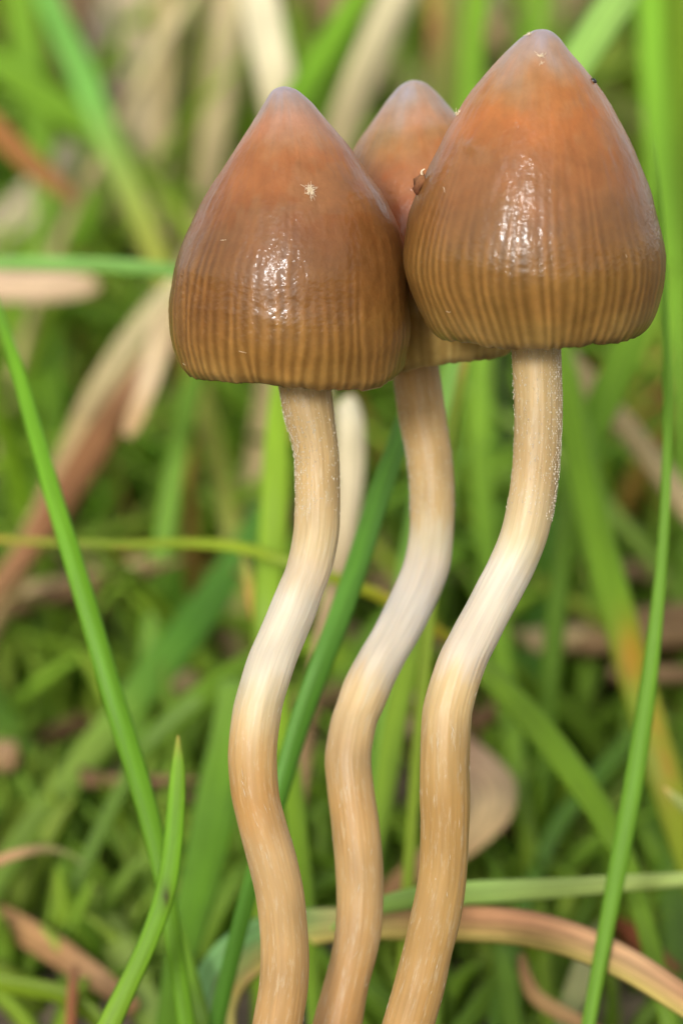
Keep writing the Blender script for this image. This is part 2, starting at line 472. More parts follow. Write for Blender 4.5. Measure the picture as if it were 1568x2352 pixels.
PROF_A = [(198,0),(200,14),(209,31),(237,56),(269,79),(325,121),(388,165),(444,203),(524,241),(603,264),(683,276),(740,279),(775,276),(806,268),(834,260),(848,251),(857,243)]
PROF_C = [(67,0),(69,18),(85,43),(115,71),(155,107),(212,152),(282,195),(343,226),(430,264),(496,286),(562,297),(606,297),(649,290),(690,277),(722,263),(745,248),(758,235)]
PROF_B = [(183,0),(185,14),(195,33),(220,58),(246,79),(272,100),(318,136),(380,174),(440,205),(520,238),(610,256),(690,264),(745,262),(780,253),(802,243),(812,236)]
#            y, light pigment, dark pigment (sRGB 0-255)
COLS_A = [(198,(172,150,142),(158,134,124)),(245,(172,138,116),(160,122,96)),(300,(186,128,92),(172,112,74)),(370,(190,118,76),(170,98,54)),
          (440,(170,104,62),(146,82,42)),(540,(150,96,56),(120,72,36)),(660,(152,100,54),(104,64,28)),(780,(162,114,62),(112,74,34)),(840,(166,124,72),(122,86,44)),(880,(164,128,80),(130,98,56))]
def shift(cols, f, bright=1.0):
    return [(f(y), tuple(c * bright for c in a), tuple(c * bright for c in b)) for y, a, b in cols]
COLS_C = [(67,(174,150,140),(160,134,120)),(120,(176,140,112),(166,122,86)),(175,(190,132,90),(178,116,66)),(255,(206,128,76),(192,106,52)),
          (330,(184,114,68),(160,94,50)),(430,(154,100,58),(128,80,42)),(540,(152,102,56),(110,72,34)),(660,(158,112,62),(110,76,36)),(730,(162,122,72),(122,90,48)),(780,(158,124,78),(130,100,60))]
COLS_B = [(183,(172,154,146),(160,138,126)),(230,(174,146,124),(164,128,96)),(290,(194,136,96),(178,116,66)),(370,(206,126,78),(190,104,56)),(450,(196,104,58),(170,84,40)),(560,(170,94,50),(140,74,36)),(660,(176,130,76),(132,92,48)),(740,(196,158,100),(160,122,70)),(820,(204,172,116),(176,140,88))]
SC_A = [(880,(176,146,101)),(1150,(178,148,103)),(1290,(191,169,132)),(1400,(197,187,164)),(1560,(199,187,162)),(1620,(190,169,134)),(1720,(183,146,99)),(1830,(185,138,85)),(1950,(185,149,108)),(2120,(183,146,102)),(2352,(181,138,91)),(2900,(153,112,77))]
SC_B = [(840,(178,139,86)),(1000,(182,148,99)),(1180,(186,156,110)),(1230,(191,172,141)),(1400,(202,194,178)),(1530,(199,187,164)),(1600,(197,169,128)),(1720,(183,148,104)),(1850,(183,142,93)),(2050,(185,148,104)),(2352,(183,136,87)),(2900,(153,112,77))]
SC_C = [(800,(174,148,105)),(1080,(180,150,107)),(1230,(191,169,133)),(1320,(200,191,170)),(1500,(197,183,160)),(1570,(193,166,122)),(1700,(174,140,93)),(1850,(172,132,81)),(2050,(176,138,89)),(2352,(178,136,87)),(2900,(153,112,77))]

GROUP = 'three mushrooms growing side by side'
caps = {}
D_A, D_B, D_C = 0.0, 1.25, -0.30
base = P(616, 2940, D_A); base[2] = -0.05
ra = thing('mushroom', 'leftmost mushroom, brown striped cap with a cream fluff tuft near its shoulder', 'mushroom', base, GROUP)
build_stem(ra, STEM_A, D_A, 0.05, 11, SC_A, 1300, math.pi - 0.5)
caps['A'] = build_cap(ra, PROF_A, 668, 855, D_A, math.radians(3), 0.0, 21, 64, COLS_A, 560,
    lambda t: -19 * np.exp(-((np.angle(np.exp(1j * (t - 4.32)))) / 0.55) ** 2) + 8 * np.exp(-((np.angle(np.exp(1j * (t - 5.55)))) / 0.45) ** 2) + 3 * np.sin(3 * t + 1),
    [(198,652),(237,662),(325,671),(440,677),(524,675),(603,667),(683,663),(803,666),(860,670)])
base = P(720, 2940, 0.75); base[2] = -0.05
rb = thing('mushroom', 'middle mushroom standing behind the other two, its cap mostly hidden', 'mushroom', base, GROUP)
build_stem(rb, STEM_B, D_B, 0.75, 31, SC_B, 1000, math.pi)
caps['B'] = build_cap(rb, PROF_B, 990, 810, D_B, math.radians(2), math.radians(-7), 41, 62, COLS_B, 640,
    lambda t: 5 * np.sin(2 * t + 0.6) + 3 * np.sin(5 * t), [(183,1024),(300,1012),(450,1005),(812,990)])
base = P(828, 2940, -0.15); base[2] = -0.05
rc = thing('mushroom', 'rightmost and tallest mushroom, amber brown cap with the brightest wet glint', 'mushroom', base, GROUP)
build_stem(rc, STEM_C, D_C, -0.1, 51, SC_C, 1700, 0.15)
caps['C'] = build_cap(rc, PROF_C, 1229, 761, D_C, math.radians(4.8), 0.0, 61, 70, COLS_C, 440,
    lambda t: 4 * np.cos(2 * (t - 4.75)) * -1 - 9 * np.exp(-((np.angle(np.exp(1j * (t - 5.55)))) / 0.6) ** 2) - 7 * np.exp(-((np.angle(np.exp(1j * (t - 3.95)))) / 0.4) ** 2) + 4, [(67,1244),(115,1235),(212,1231),(343,1231),(496,1224),(606,1226),(693,1232),(760,1236)],
    blister=(1086, 338, 17, 9))

# ------------------------------------------------------------------ bits stuck to the caps
def on_cap(key, x, y):
    v, ax = caps[key]
    pr = project(v)
    d = np.hypot(pr[:, 0] - x, pr[:, 1] - y)
    near = np.where(d < d.min() + 4)[0]
    i = near[np.argmin(pr[near, 2])]
    n = v[i] - (v.mean(0) - ax * 0.1); n /= np.linalg.norm(n)
    return v[i], n

def tube(path, radius, k=5):
    path = np.asarray(path, float)
    T = np.gradient(path, axis=0); T /= np.linalg.norm(T, axis=1)[:, None] + 1e-9
    ref = np.array([0.3, 0.5, 0.81]); s = np.cross(T, ref); s /= np.linalg.norm(s, axis=1)[:, None] + 1e-9
    n = np.cross(s, T)
    a = np.linspace(0, 2 * np.pi, k, endpoint=False)
    rad = radius * np.linspace(1, 0.45, len(path))[:, None, None]
    v = path[:, None, :] + rad * (np.cos(a)[None, :, None] * s[:, None, :] + np.sin(a)[None, :, None] * n[:, None, :])
    f = grid_faces(len(path), k).tolist() + [tuple(range(k))[::-1], tuple(range((len(path) - 1) * k, len(path) * k))]
    return v.reshape(-1, 3), f

def fluff(key, x, y, size, hairs, label, seed):
    p, n = on_cap(key, x, y)
    rng = np.random.default_rng(seed)
    V, F = [], []
    for _ in range(hairs):
        d = rng.normal(0, 1, 3); d -= n * (d @ n) * 0.7; d += n * 0.35; d /= np.linalg.norm(d)
        bend = rng.normal(0, 1.1, 3)
        q = p + np.cross(n, rng.normal(0, 1, 3)) * size * 0.28 + (RIGHT * 0.5 + UP * 0.7) * size * max(0, rng.normal(0.1, 0.35))
        L = size * rng.uniform(0.2, 1.0) * (1.5 if rng.random() < 0.12 else 1.0)
        t = np.linspace(0, 1, 5)[:, None]
        path = q + n * 0.003 + d * t * L + bend * t ** 2 * L * 0.5
        v, f = tube(path, 0.0019)
        b = sum(len(q) for q in V); V.append(v); F += [tuple(i + b for i in q) for q in f]
    o = make_mesh('fluff_tuft', np.vstack(V), F, M_FLUFF, origin=p)
    o.location = p
    tag(o, label, 'fluff', 'tufts of fluff stuck to the mushroom caps')

fluff('A', 714, 437, 0.038, 90, 'cream fluff tuft stuck to the front of the left mushroom cap', 1)
fluff('C', 1244, 128, 0.020, 34, 'tiny cream star of fluff just under the tip of the right mushroom cap', 2)
fluff('C', 1246, 146, 0.019, 9, 'faint thin wisp of fluff below the star of fluff on the right cap', 3)
fluff('C', 1043, 262, 0.03, 34, 'pale fluff tuft on the left edge of the right mushroom cap', 4)
fluff('C', 1210, 78, 0.02, 16, 'pale hairs on the left of the very tip of the right cap', 5)

def husk():
    p, n = on_cap('C', 962, 415)
    p = p + RIGHT * -0.02
    rng = np.random.default_rng(5)
    th = np.linspace(0, 2 * np.pi, 14, endpoint=False)
    rows, colr = [], []
    ax = np.array([0.25, -0.3, 0.92]); ax /= np.linalg.norm(ax)
    s = np.cross(ax, DIR); s /= np.linalg.norm(s); n2 = np.cross(s, ax)
    for i, (t, r) in enumerate([(-0.085, 0.004), (-0.07, 0.022), (-0.045, 0.036), (-0.015, 0.042), (0.015, 0.037), (0.04, 0.026), (0.062, 0.012), (0.085, 0.003)]):
        rr = r * (1 + rng.normal(0, 0.26, len(th)))
        rows.append(p + ax * t + rr[:, None] * (np.cos(th)[:, None] * s + 0.8 * np.sin(th)[:, None] * n2))
        c = lin((96, 52, 26)) * (1 - (i / 8) ** 2) + lin((170, 120, 74)) * (i / 8) ** 2
        colr.append(np.tile(c, (14, 1)))
    o = make_mesh('seed_husk', np.vstack(rows), grid_faces(8, 14).tolist() + [tuple(range(14))[::-1], tuple(range(98, 112))], M_HUSK, colors=np.vstack(colr), origin=p)
    o.location = p
    tag(o, 'small brown seed husk wedged against the left side of the right cap', 'husk')
    t = np.linspace(0, 1, 6)[:, None]
    tip = p + ax * 0.06
    v, f = tube(tip + np.array([-0.035, -0.02, 0.05]) * t + np.array([0.05, 0, -0.01]) * t ** 2, 0.009, 6)
    sp = make_mesh('bristle', v, f, M_FLUFF, o, origin=p)
husk()

def grain(key, x, y, size, label, seed):
    p, n = on_cap(key, x, y)
    rng = np.random.default_rng(seed)
    th = np.linspace(0, 2 * np.pi, 9, endpoint=False)
    a = np.cross(n, DIR); a /= np.linalg.norm(a); b = np.cross(n, a)
    rows = []
    for t, r in [(-1, 0.15), (-0.6, 0.75), (0, 1), (0.6, 0.75), (1, 0.15)]:
        rr = r * (1 + rng.normal(0, 0.18, 9))
        rows.append(p + n * size * 0.35 + a * t * size * 1.5 + size * rr[:, None] * 0.8 * (np.cos(th)[:, None] * b + np.sin(th)[:, None] * n))
    o = make_mesh('black_grain', np.vstack(rows), grid_faces(5, 9).tolist() + [tuple(range(9))[::-1], tuple(range(36, 45))], M_BLACK, origin=p)
    o.location = p
    tag(o, label, 'grain')
def fibre(key, x, y, L, turn, label, seed):
    p, n = on_cap(key, x, y)
    a = np.cross(n, DIR); a /= np.linalg.norm(a); b = np.cross(n, a)
    d = a * math.cos(turn) + b * math.sin(turn); e = a * -math.sin(turn) + b * math.cos(turn)
    t = np.linspace(-0.5, 0.5, 6)[:, None]
    rng = np.random.default_rng(seed)
    v, f = tube(p + n * 0.004 + d * t * L + e * (t ** 2 - 0.1) * L * rng.normal(0, 0.4), 0.0015)
    o = make_mesh('pale_fibre', v, f, M_FLUFF, origin=p)
    o.location = p
    tag(o, label, 'fibre', 'stray pale fibres on the mushroom caps')
for i, (key, x, y, L, turn, label) in enumerate([('A', 557, 812, .05, .2, 'pale fibre on the lower front of the left cap, below its wet glint'),
        ('A', 420, 836, .04, 1.0, 'tiny pale fibre by the lower left rim of the left cap'),
        ('A', 512, 548, .05, 1.5, 'pale fibre halfway up the left side of the left cap'),
        ('C', 1028, 716, .05, 1.1, 'pale fibre low on the left side of the right cap'),
        ('C', 1018, 434, .045, .3, 'pale fibre on the right cap just below the seed husk'),
        ('C', 1270, 596, .06, 1.6, 'pale upright fibre just right of the wet glint on the right cap'),
        ('C', 1440, 588, .05, 1.2, 'pale fibre near the right edge of the right cap at its widest')]):
    fibre(key, x, y, L, turn, label, i)
grain('C', 1364, 183, 0.017, 'black grain stuck to the upper right edge of the right cap', 3)

# ------------------------------------------------------------------ grass blades
GREEN = 'grass blades around the mushrooms'
DRY = 'dead stalks and leaves among the grass'

def live_tint(c):
    g = c @ np.array([0.25, 0.65, 0.10])
    return (c * 0.90 + g[..., None] * 0.10) * np.array([1.55, 1.15, 0.62])

def dead_tint(c):
    g = c @ np.array([0.25, 0.65, 0.10])
    return (c * 0.86 + g[..., None] * 0.14) * np.array([0.92, 0.98, 0.84])

def ribbon(C, W, k=10, thick=0.05, fold=0.12, face=0.0):
    """closed thin blade along C with full widths W"""
    T = np.gradient(C, axis=0); T /= np.linalg.norm(T, axis=1)[:, None]
    side = np.cross(T, DIR); side /= np.linalg.norm(side, axis=1)[:, None] + 1e-9
    for i in range(1, len(side)):
        if side[i] @ side[i - 1] < 0: side[i] = -side[i]
    nor = np.cross(side, T)
    fa = np.broadcast_to(face, (len(C),))[:, None]
    s2 = side * np.cos(fa) + nor * np.sin(fa); n2 = -side * np.sin(fa) + nor * np.cos(fa)
    a = np.linspace(0, 2 * np.pi, k, endpoint=False)
    ca, sa = np.cos(a), np.sin(a)
    hw = (W / 2)[:, None]
    X = hw * ca[None]; Z = np.maximum(hw, 0.01) * thick * 2 * sa[None] + hw * 2 * fold * (np.abs(ca)[None] - 0.5)
    v = C[:, None, :] + X[..., None] * s2[:, None, :] + Z[..., None] * n2[:, None, :]
    return v, ca

def blade(name, label, pts, cols, dead=False, group=None, cat=None, root=True, n=44, fold=0.12, face=None, spots=(), edge=None, thick=0.05, tipped=False, seed=None):
    """pts: (x, y, depth, width) of a 1568 x 2352 picture from tip to root; cols: sRGB along it; root: run on down to the soil"""
    pts = np.array(pts, float)
    pts[:, 2] += 0.65 * np.clip(pts[:, 2] - 2.2, 0, 8) * (1 - 0.75 * sstep(1700, 2350, pts[:, 1]))
    W3 = [P(x, y, d) for x, y, d, w_ in pts]
    Wd = [w_ * S * (1 + d / DIST) for x, y, d, w_ in pts]
    sd_ = seed if seed is not None else int(abs(pts[0, 0] * 7 + pts[0, 1] * 13 + pts[-1, 1])) % 9999
    rng = np.random.default_rng(sd_)
    nvis = len(W3)
    if root:
        t = W3[-1] - W3[-2]; t /= np.linalg.norm(t)
        p = W3[-1].copy()
        for _ in range(40):
            t = t * 0.8 + np.array([0, 0.0, -1.0]) * 0.2; t /= np.linalg.norm(t)
            p = p + t * 0.9
            W3.append(p.copy()); Wd.append(Wd[-1] * 0.97)
            if p[2] < float(ground_z(p[1])) - 0.1: break
    W3 = np.array(W3); Wd = np.array(Wd)
    Q = catmull(np.column_stack([W3, Wd]), n + 3 * (len(W3) - nvis))
    C, W = Q[:, :3], np.maximum(Q[:, 3], 0.004)
    f = rng.uniform(-0.35, 0.35) if face is None else face
    v, ca = ribbon(C, W / max(0.6, math.cos(f)), fold=fold, face=f, thick=thick)
    k = v.shape[1]
    tt = np.linspace(0, 1, len(C)) * (len(W3) - 1) / max(nvis - 1, 1)
    tk = np.linspace(0, 1, len(cols)); ck = np.array([lin(c) for c in cols])
    cc = np.stack([np.interp(tt, tk, ck[:, i]) for i in range(3)], -1)[:, None, :] * np.ones((1, k, 1))
    cc = dead_tint(cc) if dead else live_tint(cc)
    if edge is not None:      # a second colour on one side of the blade
        m = sstep(0.0, 0.7, edge[1] * ca)[None, :, None] * np.interp(tt, [0, 1, 2], [1, 1, 0.4])[:, None, None]
        cc = cc * (1 - m) + lin(edge[0]) * m
    if spots:
        pr = project(v.reshape(-1, 3)).reshape(v.shape[0], k, 3)
        for sx, sy, rx, ry, c in spots:
            m = np.exp(-((pr[..., 0] - sx) / rx) ** 2 - ((pr[..., 1] - sy) / ry) ** 2)[..., None]
            cc = cc * (1 - m) + lin(c) * m
    L = np.concatenate([[0], np.cumsum(np.linalg.norm(np.diff(C, axis=0), axis=1))])
    uv = np.stack([np.broadcast_to(ca * 0.5 + 0.5 + rng.uniform(0, 60), (len(C), k)), np.broadcast_to(L[:, None] + rng.uniform(0, 60), (len(C), k))], -1)
    base = C[-1]
    F = grid_faces(len(C), k).tolist() + [tuple(range(k))[::-1], tuple(range((len(C) - 1) * k, len(C) * k))]
    o = make_mesh(name, v.reshape(-1, 3), F, M_DEAD if dead else M_LIVE, colors=cc.reshape(-1, 3), uv=uv.reshape(-1, 2), origin=base)
    o.location = base
    tag(o, label, cat or ('dead grass' if dead else 'grass blade'), group or (DRY if dead else GREEN))
    return o

G = lambda name_label, pts, cols, **k: blade('grass_blade', name_label, pts, cols, **k)
D = lambda name, name_label, pts, cols, **k: blade(name, name_label, pts, cols, dead=True, **k)

LIME, GRN, DEEP, MINT, YEL = (112,172,32), (92,160,38), (62,134,46), (128,190,118), (132,176,52)
STRAW, PALE, RUST, PINK, TAN = (206,178,128), (224,204,172), (168,98,44), (206,152,116), (176,138,88)

# --- sharp and nearly sharp blades
G('long narrow bright green blade slanting across the left in front of the others',
  [(-70,480,3.2,8),(-30,640,3.0,20),(22,790,2.6,28),(72,960,2.4,36),(130,1160,2.2,43),(200,1390,2.0,49),(265,1615,1.9,52),(322,1800,1.9,52),(362,1950,1.9,48),(390,2100,1.9,42)],
  [(104,178,26),(96,172,22),(90,164,20),(92,160,24)], fold=0.2, face=0.15)
G('short upright green blade with a pale pointed tip and a brown nick at lower left',
  [(409,1688,1.2,4),(409,1716,1.2,15),(408,1760,1.2,32),(405,1830,1.2,42),(397,1930,1.2,46),(381,2040,1.2,48),(345,2150,1.2,46),(300,2250,1.2,48),(255,2345,1.2,54),(220,2430,1.2,56)],
  [(150,160,90),(104,168,30),(96,168,20),(96,166,24),(104,168,30),(112,168,44)], fold=0.15, face=-0.1, spots=[(382,2058,10,26,(70,60,24))])
G('dark green smooth blade leaning between the left and middle stems',
  [(1010,800,3.4,38),(960,900,3.0,44),(922,1000,2.7,48),(872,1140,2.5,52),(828,1280,2.3,54),(784,1410,2.2,54),(734,1540,2.1,52),(690,1660,2.1,50),(655,1780,2.1,46),(620,1900,2.1,44),(570,2060,2.2,40)],
  [(90,158,70),(82,152,62),(84,160,68),(76,148,56),(70,138,48)], fold=0.22, face=0.3)
G('broad lime blade standing straight behind the left stem just under its cap',
  [(668,700,5.2,30),(655,800,5.0,40),(640,930,4.6,50),(632,1080,4.4,62),(625,1240,4.3,68),(612,1400,4.2,66),(610,1560,4.2,60)],
  [(128,182,48),(126,184,40),(122,178,36),(112,168,34)])
G('lime blade showing along the right side of the lower left stem',
  [(630,1500,4.0,34),(648,1640,3.8,46),(668,1780,3.6,50),(686,1930,3.4,46),(702,2060,3.3,40),(712,2180,3.2,34)],
  [(120,172,30),(112,168,24),(104,158,26),(96,148,30)])
G('yellowish green blade passing behind the middle stem where it bends, pointing down to the left',
  [(965,1420,4.6,40),(940,1510,4.4,52),(908,1650,4.2,58),(886,1790,4.0,54),(866,1920,4.0,44),(840,2040,4.0,36)],
  [(116,166,48),(118,170,48),(110,162,46),(96,146,46)])
G('soft green upright blade between the middle and right stems below the caps',
  [(1112,640,8.4,44),(1106,780,8.0,54),(1100,950,7.4,58),(1104,1100,7.0,56),(1122,1280,6.6,54),(1146,1480,6.2,52),(1172,1680,5.8,52),(1196,1850,5.4,46),(1222,2010,5.2,40)],
  [(110,176,44),(116,178,44),(104,166,36),(106,164,40),(112,160,44)])
G('thin lime blade with a tan tip beside the top of the middle stem',
  [(1070,808,3.6,10),(1062,850,3.5,18),(1050,910,3.4,24),(1038,975,3.3,28),(1026,1060,3.2,30),(1010,1180,3.2,30)],
  [(196,168,110),(140,180,60),(132,178,56),(124,170,50)])
G('wide yellow green blade with a rusty spot and yellow edge at right',
  [(1270,740,5.8,56),(1300,880,5.4,66),(1330,1040,5.1,76),(1372,1240,4.8,82),(1420,1410,4.6,82),(1458,1550,4.5,82),(1502,1700,4.4,82),(1546,1850,4.4,78),(1590,2000,4.4,70),(1640,2160,4.4,60)],
  [(112,172,36),(106,168,22),(104,164,20),(120,166,28),(128,160,30),(104,150,30)], face=0.1,
  spots=[(1450,1520,18,40,(176,92,30)),(1446,1500,30,70,(196,150,40)),(1505,1660,16,60,(196,160,60)),(1530,1770,14,60,(198,150,60))])
G('long slim green blade curving down the right side in front of the yellow edged one',
  [(1496,300,2.4,7),(1512,450,2.4,13),(1522,620,2.4,17),(1528,800,2.3,19),(1530,1000,2.2,21),(1522,1230,2.1,26),(1502,1450,2.0,34),(1478,1640,2.0,43),(1450,1820,2.0,46),(1418,1990,2.0,44),(1388,2150,2.0,38),(1362,2290,2.0,34),(1340,2420,2.0,34)],
  [(112,182,54),(106,176,50),(100,168,46),(92,160,40),(96,164,44),(92,156,42)], fold=0.18, face=-0.15)
G('lime blade leaning down right from behind the right stem to the long slim blade',
  [(1040,1450,4.8,44),(1100,1530,4.4,56),(1180,1610,4.1,64),(1262,1706,3.9,68),(1338,1806,3.7,66),(1396,1896,3.6,60),(1440,1990,3.6,52),(1480,2120,3.6,46)],
  [(112,164,36),(100,156,24),(96,152,18),(96,150,24)], face=0.0)
G('narrow green blade leaning the other way, crossing under the lime blade at right',
  [(1490,1640,6.0,30),(1430,1716,5.8,38),(1350,1806,5.6,42),(1286,1886,5.4,42),(1240,1980,5.2,40),(1200,2090,5.0,36)],
  [(96,156,60),(84,146,50),(84,144,48),(80,136,44)])
G('pale mint blade lying level behind the right stem above the pink dead leaf',
  [(1640,2010,3.0,28),(1560,2021,2.9,36),(1450,2028,2.8,40),(1320,2038,2.7,46),(1180,2046,2.6,54),(1070,2052,2.5,56),(960,2062,2.5,52),(870,2082,2.5,40),(800,2110,2.5,24),(760,2135,2.5,8)],
  [(160,204,160),(158,202,156),(140,192,138),(128,186,120),(120,176,104)], root=False, fold=0.1, face=0.2)
D('dead_leaf', 'pinkish brown dead leaf arching behind the stems at the bottom, green at its left',
  [(1700,2390,1.6,56),(1570,2300,1.8,70),(1450,2222,2.0,78),(1330,2166,2.2,84),(1200,2132,2.4,86),(1070,2122,2.6,84),(940,2120,2.8,82),(810,2122,3.0,76),(690,2134,3.2,92),(590,2172,3.3,120),(520,2232,3.3,120),(490,2310,3.2,110),(500,2400,3.0,90)],
  [(180,124,88),(186,130,92),(194,144,104),(186,132,94),(184,124,88),(180,122,82),(180,134,84),(184,160,96),(124,156,78),(108,156,84),(116,164,92),(120,168,98),(110,150,80)], face=0.1, fold=0.07, n=70, edge=((196,176,96), 1.0), root=False,
  spots=[(585,2255,20,16,(196,150,110)),(520,2260,16,14,(186,130,70)),(560,2190,30,10,(190,150,90))])

# --- the middle distance
G('broad deep green blade running from the left stem down to the far left edge',
  [(610,1150,7.6,40),(556,1266,7.2,66),(480,1386,6.8,86),(400,1490,6.5,92),(325,1588,6.3,84),(240,1690,6.1,74),(140,1816,5.8,66),(60,1925,5.5,64),(-30,2060,5.2,60)],
  [(78,150,66),(76,148,56),(74,146,48),(92,158,62),(128,180,88),(124,176,84),(116,168,70)], face=0.1)
G('thin yellow green blade lying level across the middle left, straw coloured at its left end',
  [(-60,1232,4.4,12),(20,1240,4.3,15),(130,1246,4.2,17),(280,1250,4.1,18),(420,1247,4.0,22),(540,1255,3.9,27),(640,1283,3.8,28),(760,1326,3.8,27),(880,1372,3.9,25),(990,1440,4.1,26),(1080,1500,4.3,20)],
  [(176,160,96),(140,160,64),(118,160,44),(128,170,28),(130,172,24),(120,166,26),(136,168,32),(160,160,40),(120,160,40)], root=False)
D('dead_leaf', 'small orange and lime leaf tip hanging left of the bend in the left stem',
  [(556,1262,4.4,10),(566,1310,4.3,22),(578,1360,4.3,32),(592,1410,4.3,36),(604,1470,4.3,34),(612,1560,4.4,28)],
  [(170,150,50),(168,168,50),(208,160,60),(206,128,34),(176,108,36),(120,140,44)])
D('dead_stalk', 'thick pale straw stalk slanting down to the left edge from behind the left cap',
  [(470,560,9.0,60),(395,680,8.6,74),(310,790,8.2,80),(225,925,7.9,78),(160,1050,7.6,60),(100,1180,7.3,56),(40,1310,7.0,64),(-30,1450,6.8,60),(-100,1580,6.6,60)],
  [(204,176,124),(212,188,134),(210,184,132),(204,170,116),(196,150,100),(194,152,98),(190,152,98),(180,140,90)], fold=0.05, thick=0.3)
D('dead_stalk', 'reddish brown dead stalk lying along the lower side of the thick pale straw one',
  [(400,770,8.0,50),(330,860,7.8,66),(255,965,7.4,76),(185,1080,7.1,74),(115,1190,6.8,66),(40,1295,6.6,56),(-40,1400,6.4,50)],
  [(190,136,96),(188,130,88),(156,100,56),(150,94,52),(148,92,52),(152,100,62),(156,108,66)], fold=0.05, thick=0.3)
D('dead_leaf', 'pale pink curled leaf end hanging just left of the rim of the left cap',
  [(400,700,6.4,44),(372,760,6.4,58),(352,840,6.4,56),(330,910,6.4,48),(306,970,6.4,44),(292,1002,6.4,20)],
  [(216,184,140),(222,186,148),(218,182,150),(204,158,112),(210,164,120)], root=False, fold=0.16)
D('dead_stalk', 'blurred brown stalk leaning right in the gap under the left cap',
  [(352,880,12,50),(384,960,12,84),(424,1070,11.6,94),(464,1180,11.2,96),(500,1300,10.8,84),(530,1450,10.4,70)],
  [(156,116,60),(160,118,66),(162,126,80),(166,128,78),(140,100,60)], fold=0.05, thick=0.2)
D('dead_stalk', 'pale beige stalk with a rounded top showing between the left and middle stems',
  [(792,914,4.6,26),(800,930,4.6,52),(806,980,4.5,64),(806,1080,4.5,64),(798,1180,4.4,56),(782,1290,4.3,46),(756,1400,4.3,42),(735,1500,4.3,40),(715,1620,4.3,38)],
  [(226,204,174),(226,206,178),(222,198,168),(214,186,154),(200,166,128),(176,140,100),(170,130,90)], fold=0.03, thick=0.2)
D('dead_stalk', 'tan stalk slanting down right from under the right cap rim to the right edge',
  [(1190,690,6.8,44),(1290,810,6.4,50),(1352,884,6.3,52),(1440,985,6.1,54),(1510,1075,6.0,56),(1590,1180,5.9,56),(1700,1330,5.8,56)],
  [(190,158,112),(196,164,116),(192,160,112),(200,168,122),(204,172,128),(190,150,110)], fold=0.03, thick=0.3)
G('broad green blade under the right cap, leaning left into the yellow edged blade',
  [(1530,600,5.9,50),(1478,720,5.8,66),(1430,820,5.7,76),(1382,930,5.6,76),(1340,1030,5.5,66),(1305,1160,5.4,56),(1285,1330,5.4,50)],
  [(112,176,50),(106,170,34),(98,160,22),(96,156,22),(88,146,26)])
def bent_leaf():
    rows = np.array([(870,1540,850,1600,8.4,8.0),(940,1580,905,1660,8.2,7.7),(1010,1636,968,1720,8.0,7.4),(1080,1690,1018,1776,7.8,7.2),(1140,1742,1040,1816,7.6,7.1),(1178,1786,1050,1838,7.2,7.0),
                     (1184,1836,1050,1856,6.7,6.9),(1170,1884,1044,1874,6.5,6.8),(1126,1930,1026,1896,6.4,6.7),(1072,1972,990,1930,6.3,6.6),(1004,2004,940,1972,6.2,6.5),(930,2046,884,2026,6.1,6.3),(868,2092,850,2078,6.0,6.1)], float)
    a_ = catmull(np.array([P(r[0], r[1], r[4]) for r in rows]), 60); b_ = catmull(np.array([P(r[2], r[3], r[5]) for r in rows]), 60)
    q = np.linspace(0, 1, 9)[None, :, None]
    top = a_[:, None] * (1 - q) + b_[:, None] * q
    rng = np.random.default_rng(77)
    wav = 0.03 * np.sin(q * 9 + 2) + 0.02 * (vnoise(q[..., 0] * 0.9 + 0 * np.arange(60)[:, None], np.arange(60)[:, None] / 60 + 0 * q[..., 0], 6, 14, 5) - 0.5)[..., None] * 3
    top = top + DIR * wav
    v = np.concatenate([top, top[:, ::-1] + DIR * 0.02], 1)
    t = np.arange(60)[:, None] / 59
    ck = np.array([lin(c) for c in [(178,136,104),(190,146,118),(194,160,124),(200,170,124),(198,166,118),(180,138,92),(146,102,60)]])
    qq = np.concatenate([q[0, :, 0], q[0, ::-1, 0]])[None, :]
    cc = np.stack([np.interp(t[:, 0], np.linspace(0, 1, 7), ck[:, i]) for i in range(3)], -1)[:, None, :] * (1 - 0.3 * np.exp(-((qq - 0.85) / 0.2) ** 2))[..., None]
    uv = np.stack([qq + 0 * t, 4 * t + 0 * qq], -1)
    F = grid_faces(60, 18).tolist() + [tuple(range(18))[::-1], tuple(range(59 * 18, 60 * 18))]
    o = make_mesh('dead_leaf', v.reshape(-1, 3), F, M_DEAD, colors=cc.reshape(-1, 3), uv=uv.reshape(-1, 2), origin=v[-1, 0])
    o.location = v[-1, 0]
    tag(o, 'beige bent dead leaf folded sharply behind the right stem', 'dead grass', DRY)
bent_leaf()
D('dead_leaf', 'dusty pink dead leaf lying level low at the left edge',
  [(-60,1684,8.4,56),(40,1690,8.2,58),(140,1692,8.0,56),(230,1684,7.8,50),(330,1672,7.6,36),(390,1664,7.5,12)],
  [(188,124,94),(196,132,100),(192,128,100),(176,110,84),(160,110,70)], root=False)
D('dead_stalk', 'very thin pinkish stalk curving in from the left edge low down',
  [(-60,2010,4.0,22),(0,1976,4.0,24),(60,1956,4.0,22),(110,1950,4.1,18),(160,1962,4.2,12),(200,1990,4.3,8)],
  [(200,142,96),(202,146,104),(196,156,110),(150,150,80),(130,150,70)], root=False)
G('broad pale green blade at lower left leaning down to the right',
  [(100,1900,7.0,44),(150,1980,6.6,66),(210,2070,6.2,84),(262,2170,5.6,92),(312,2270,5.0,86),(370,2390,4.4,70)],
  [(120,168,84),(132,178,98),(138,184,112),(136,180,108),(116,166,84)])
G('broad green blade entering from the left edge in the lower half, leaning right',
  [(-80,1530,7.6,60),(0,1655,7.2,84),(54,1740,7.0,92),(100,1830,6.8,84),(130,1930,6.4,66),(150,2050,6.0,50)],
  [(96,160,70),(100,164,66),(112,170,72),(126,176,88),(110,150,70)])
